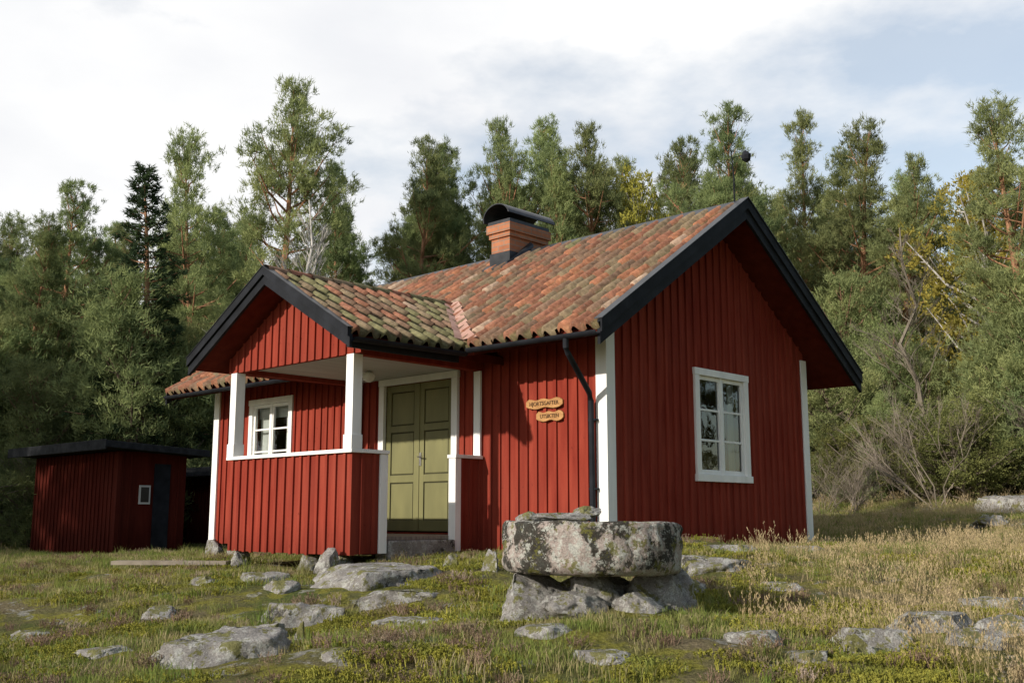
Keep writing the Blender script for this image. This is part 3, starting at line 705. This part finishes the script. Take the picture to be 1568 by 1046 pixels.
put('autumn_birch_tree',decid[0],S(990),34,T(310),h0=8,wide=.7)
forest=empty('pine_forest')
for i in range(85):
    D=random.uniform(34,52); s=random.uniform(-.75,.75)
    v=random.uniform(365,460) if D<40 else random.uniform(345,430)
    if abs(s)>.56: v=random.uniform(200,380)
    k=random.random()
    me=random.choice(pines) if k<.93 else spruces[0]
    put('forest_tree',me,s,D,T(v),parent=forest,wide=random.uniform(.95,1.25))
for u,v in ((600,325),(640,335),(675,320),(715,305),(755,290),(800,290),(845,295),(880,315),(905,290),(945,300),(985,300),(1030,310),(1080,315),(1140,310),(1180,320),(1215,310),(1255,300),(1320,300),(1375,320),(1450,350),(1530,310),(80,360),(170,340),(280,335),(345,340),(10,400)):
    put('forest_tree',random.choice(pines),S(u+random.uniform(-8,8)),random.uniform(36,43),T(v+random.uniform(-8,14)),parent=forest,wide=random.uniform(.85,1.1))
for i in range(80):
    D=random.uniform(27,36); s=random.uniform(-.7,.7)
    put('forest_young',random.choice(young),s,D,None,4.5,forest,random.uniform(2.0,6.0),random.uniform(.9,1.4))
for u,D,hh in ((30,29,5.5),(-30,28,5),(215,28,6.8),(250,29,5.8),(170,30,5.5),(90,30,6.0),(310,30,5),(1500,25,4.4),(1545,24,5.2),(1575,24,4.6),(1455,27,4.0),(1610,25,5),(1275,27,4.6),(1330,27,4.2),(1400,27,3.6),(1370,29,4.8),(1300,25,2.6),(1440,25,2.8)):
    put('forest_young',random.choice(young),S(u),D,None,4.5,forest,hh,1.15)
for i in range(14):
    s=random.uniform(.30,.60); D=random.uniform(22,26)
    put('forest_bush',bush[0],s,D,None,3.,forest,random.uniform(1.0,2.0),1.3)
for i in range(28):
    s=random.uniform(.29,.60); D=random.uniform(22,28)
    put('forest_shrub',bares[random.choice((1,2))],s,D,None,3.5,forest,random.uniform(1.0,2.8),1.1)
for i in range(18):
    s=random.uniform(-.6,-.33); D=random.uniform(27,32)
    put('forest_shrub',bares[random.choice((1,2))],s,D,None,3.5,forest,random.uniform(1.2,3.),1.2)
for x,y,hh,k in ((-24.5,-4,12,3),(-27.5,0,12,1),(-31,-2,12,5),(-22.5,-8,13,0),(-29,5,10,3),(-26,-6,13,5),(-24,-1,11,1),  # unseen pines on the left, placed to shade the shed side
                 (9,6,12,0),(8,12,13,5),(11,2,12,3),(12,9,13,2),(7,18,12,3),(13,15,13,5),(10,-5,12,1),(15,4,14,3),(6,23,12,0),(2,24,9,3),(4,28,12,1),(9,25,12,5),(0,27,7,3)):  # added out of view: block sky from the gable, fill its window reflections
    z=hz(x,y); o=bpy.data.objects.new('pine_tree',pines[k]); scene.collection.objects.link(o); o.location=(x,y,z-.1); s_=hh/12; o.scale=(s_*1.2,s_*1.2,s_); o.rotation_euler[2]=x

# grasses
def grass_col(name,stops,tr=.3):
    m,nt,out=newmat(name); oi=N(nt,'ShaderNodeObjectInfo')
    c=ramp(nt,oi.outputs['Random'],stops).outputs[0]
    n=ramp(nt,noise_n(nt,coords(nt),14,2),[(.3,.7),(.7,1.25)]).outputs[0]; c=mix(nt,1.0,c,n,'MULTIPLY')
    df=N(nt,'ShaderNodeBsdfDiffuse'); tl=N(nt,'ShaderNodeBsdfTranslucent'); mx_=N(nt,'ShaderNodeMixShader'); mx_.inputs[0].default_value=tr
    nt.links.new(c,df.inputs[0]); nt.links.new(c,tl.inputs[0]); nt.links.new(df.outputs[0],mx_.inputs[1]); nt.links.new(tl.outputs[0],mx_.inputs[2]); nt.links.new(mx_.outputs[0],out.inputs[0]); return m
M_G1=grass_col('meadow_grass',[(0,(.14,.20,.045)),(.45,(.21,.235,.065)),(.75,(.29,.255,.12)),(1,(.40,.33,.20))])
M_G2=grass_col('dry_grass',[(0,(.42,.32,.18)),(.5,(.52,.41,.25)),(1,(.34,.28,.14))])
M_G3=grass_col('heather_plant',[(0,(.19,.125,.085)),(.5,(.28,.20,.15)),(.8,(.20,.17,.07)),(1,(.42,.33,.28))],.15)
M_G4=grass_col('moss_cushion',[(0,(.21,.21,.04)),(.5,(.30,.28,.055)),(1,(.18,.20,.05))],.1)
def blades(name,n,rad,h0,h1,wd,lean,mat,seed,head=False):
    r=random.Random(seed); V=[];F=[]
    for i in range(n):
        a=r.uniform(0,6.28); q=rad*math.sqrt(r.random()); bx,by=q*math.cos(a),q*math.sin(a); hh=r.uniform(h0,h1)
        la=r.uniform(0,6.28); l=lean*r.random()*hh; dx,dy=math.cos(la)*l,math.sin(la)*l; pa=r.uniform(0,6.28); px,py=math.cos(pa)*wd/2,math.sin(pa)*wd/2
        b0=len(V)
        V+=[(bx-px,by-py,-.03),(bx+px,by+py,-.03),(bx+dx*.35+px*.8,by+dy*.35+py*.8,hh*.55),(bx+dx*.35-px*.8,by+dy*.35-py*.8,hh*.55),(bx+dx,by+dy,hh)]
        F+=[(b0,b0+1,b0+2,b0+3),(b0+3,b0+2,b0+4)]
        if head:
            for k in range(5):
                t=.78+.05*k; cx=bx+dx*t; cy=by+dy*t; cz=hh*t; b0=len(V); a2=r.uniform(0,6.28); e=.012
                V+=[(cx,cy,cz),(cx+e*math.cos(a2),cy+e*math.sin(a2),cz+.012),(cx+e*.6*math.cos(a2),cy+e*.6*math.sin(a2),cz+.03)]; F.append((b0,b0+1,b0+2))
    return mk(name,V,F,[mat])
def heather(name,seed,mat,hh=.16,n=26,leaf=.014,rad=.0):
    r=random.Random(seed); V=[];F=[]
    for i in range(n):
        bx,by=r.gauss(0,rad),r.gauss(0,rad)
        a=r.uniform(0,6.28); l=r.uniform(.2,.9); h=hh*r.uniform(.5,1.1); ex,ey=math.cos(a)*l*h,math.sin(a)*l*h; w=.0025
        b0=len(V); V+=[(bx-w,by,-.02),(bx+w,by,-.02),(bx+ex+w,by+ey,h),(bx+ex-w,by+ey,h)]; F.append((b0,b0+1,b0+2,b0+3))
        for k in range(14):
            t=r.uniform(.35,1.05); c=Vector((bx+ex*t,by+ey*t,h*t)); d=Vector((r.gauss(0,1),r.gauss(0,1),r.gauss(.6,1))).normalized()*leaf; s=d.cross(Vector((r.gauss(0,1),r.gauss(0,1),r.gauss(0,1)))).normalized()*leaf*.35
            b0=len(V); V+=[tuple(c-s),tuple(c+s),tuple(c+d)]; F.append((b0,b0+1,b0+2))
    return mk(name,V,F,[mat])
def nz(x,y,f,ph): return np.sin(x*f+ph)*np.sin(y*f*1.1+ph*2)+.6*np.sin((x+y)*f*1.9+ph*3)*np.sin((x-y)*f*1.7-ph)+.35*np.sin(x*f*4.1+y*f*1.3)*np.sin(y*f*3.7-ph)
def scatter(name,meshes,n,keep,dmin,dmax,smin,smax,sc0,sc1,grow=0.,rk=.85):
    s=rng.uniform(smin,smax,n); d=dmin+(dmax-dmin)*rng.random(n)**1.15
    x=RX*s*d+FX*d; y=RY*s*d+FY*d
    m=keep(x,y,s,d)
    m&=~((x>XL-.05)&(x<XR+.05)&(y>YF-.05)&(y<YB+.1)); m&=~((x>PX0-.05)&(x<PX1+.05)&(y>PY-.05)&(y<YF+.1)); m&=~((x>-26.5)&(x<-22)&(y>10.6)&(y<12.4))
    for rx,ry,rr in ROCKXY: m&=((x-rx)**2+(y-ry)**2)>(rr*rk+.04)**2
    x,y,s,d=x[m],y[m],s[m],d[m]; z=H(x,y)
    par=empty(name)
    idx=rng.integers(0,len(meshes),len(x))
    for q,me in enumerate(meshes):
        k=np.where(idx==q)[0]
        n_=len(k); an=rng.uniform(0,2*np.pi,n_); sc=rng.uniform(sc0,sc1,n_)*(1+grow*np.maximum(0,d[k]-8))
        V=np.empty((n_*4,3)); tx=rng.normal(0,.08,n_); ty=rng.normal(0,.08,n_)
        for c,(ax,ay) in enumerate(((-.5,-.5),(.5,-.5),(.5,.5),(-.5,.5))):
            ox=(ax*np.cos(an)-ay*np.sin(an))*sc; oy=(ax*np.sin(an)+ay*np.cos(an))*sc
            V[c::4]=np.stack([x[k]+ox,y[k]+oy,z[k]+ox*tx+oy*ty],1)
        inst=bpy.data.objects.new(name+'_patch',mk(name+'_patch',V,np.arange(n_*4).reshape(-1,4),[M_GROUND])); scene.collection.objects.link(inst); inst.parent=par
        inst.instance_type='FACES'; inst.use_instance_faces_scale=True; inst.show_instancer_for_render=False; inst.show_instancer_for_viewport=False
        ch=bpy.data.objects.new(name+'_tuft',me); scene.collection.objects.link(ch); ch.parent=inst
def housedist(x,y):
    dx=np.maximum(np.maximum(XL-x,x-XR),0); dy=np.maximum(np.maximum(PY-y,y-YB),0); return np.hypot(dx,dy)
gA=[blades('gA%d'%i,50,.16,.02,.07,.005,1.0,M_G1,i) for i in range(4)]
gB=[blades('gB%d'%i,14,.14,.12,.34,.003,.6,M_G2,i+10,True) for i in range(4)]
gL=[blades('gL%d'%i,34,.07,.10,.22,.005,.8,M_G1,i+30) for i in range(2)]
gH=[heather('gH%d'%i,i+20,M_G3,.12,26,.013,.05) for i in range(3)]
gM=[heather('gM%d'%i,i+60,M_G4,.03,44,.012,.07) for i in range(2)]
scatter('grass',gA,25000,lambda x,y,s,d: nz(x,y,1.1,.4)+rng.normal(0,.22,len(x))+np.clip((d-11)*.25,-.1,1.2)>-.02,4.2,40,-.78,.78,.6,1.2,.03)
scatter('long_grass',gL,2000,lambda x,y,s,d: nz(x,y,1.3,2.1)>.6,4.5,24,-.75,.75,.5,1.0,.02)
scatter('dry_grass',gB,12000,lambda x,y,s,d: (nz(x,y,1.1,1.3)+np.clip((s-.2)*7,-1.4,.9)+np.clip((d-9)*.22,-1.3,.35)+rng.normal(0,.4,len(x))-2.5*(housedist(x,y)<1.6))>.6,4.5,32,-.75,.8,.4,.85,.01)
scatter('heather',gH,7000,lambda x,y,s,d: (nz(x,y,1.6,3.3)+rng.normal(0,.35,len(x))-np.clip((s-.1)*2,0,.4))>.45,4.3,22,-.75,.75,.35,.85,.01)
scatter('moss',gM,8000,lambda x,y,s,d: nz(x,y,1.6,5.3)>.1,4.3,15,-.7,.7,.6,1.3,0,.55)

# ---------------------------------------------------------------- camera, light, sky
cam=bpy.data.cameras.new('camera'); co=bpy.data.objects.new('camera',cam); scene.collection.objects.link(co)
cam.sensor_width=36; cam.lens=36*1606/1568; cam.clip_end=3000; co.location=(0,0,0); co.rotation_euler=(math.radians(90+9.44),0,math.radians(43.6))
scene.camera=co
el=math.radians(21.5); az=math.radians(8)
sd=Vector((-math.sin(az)*math.cos(el),-math.cos(az)*math.cos(el),math.sin(el)))
sl=bpy.data.lights.new('sun','SUN'); sl.energy=5.0; sl.angle=math.radians(1.0); sl.color=(1,.92,.80)
so=bpy.data.objects.new('sun',sl); scene.collection.objects.link(so); so.rotation_euler=sd.to_track_quat('Z','Y').to_euler()
wd=bpy.data.worlds.new('World'); scene.world=wd; wd.use_nodes=True; nt=wd.node_tree; nt.nodes.clear()
out=nt.nodes.new('ShaderNodeOutputWorld'); bg=nt.nodes.new('ShaderNodeBackground'); bg.inputs[1].default_value=.12
sky=nt.nodes.new('ShaderNodeTexSky'); sky.sky_type='NISHITA'; sky.sun_disc=False; sky.sun_elevation=el; sky.sun_rotation=math.atan2(sd.x,sd.y)
skb=mix(nt,1.0,sky.outputs[0],(1.55,1.5,1.4),'MULTIPLY')
tc=nt.nodes.new('ShaderNodeTexCoord'); mp=nt.nodes.new('ShaderNodeMapping'); mp.inputs['Scale'].default_value=(1,1,2.2); mp.inputs['Location'].default_value=(.3,1.1,.2); nt.links.new(tc.outputs['Generated'],mp.inputs[0])
n=noise_n(nt,mp.outputs[0],2.6,8,.55)
dp=nt.nodes.new('ShaderNodeVectorMath'); dp.operation='DOT_PRODUCT'; dp.inputs[1].default_value=(-.724*.26,-.69*.26,.10); nt.links.new(tc.outputs['Generated'],dp.inputs[0])
ad=nt.nodes.new('ShaderNodeMath'); nt.links.new(n,ad.inputs[0]); nt.links.new(dp.outputs['Value'],ad.inputs[1])
f=ramp(nt,ad.outputs[0],[(.38,.38),(.53,1.0)]).outputs[0]
# clouds thinned in the unseen eastern half, added to dim light on the gable
sp=nt.nodes.new('ShaderNodeSeparateXYZ'); nt.links.new(tc.outputs['Generated'],sp.inputs[0])
fx=ramp(nt,sp.outputs[0],[(0.0,1.0),(.45,.12)]).outputs[0]
f=mix(nt,1.0,f,fx,'MULTIPLY')
n2=noise_n(nt,mp.outputs[0],3.5,6,.5); cc=ramp(nt,n2,[(.35,(7.5,7.6,7.85)),(.58,(8.6,8.6,8.6))]).outputs[0]
c=mix(nt,f,skb,cc); nt.links.new(c,bg.inputs[0]); nt.links.new(bg.outputs[0],out.inputs[0])
scene.view_settings.view_transform='Standard'; scene.view_settings.look='None'; scene.view_settings.exposure=0
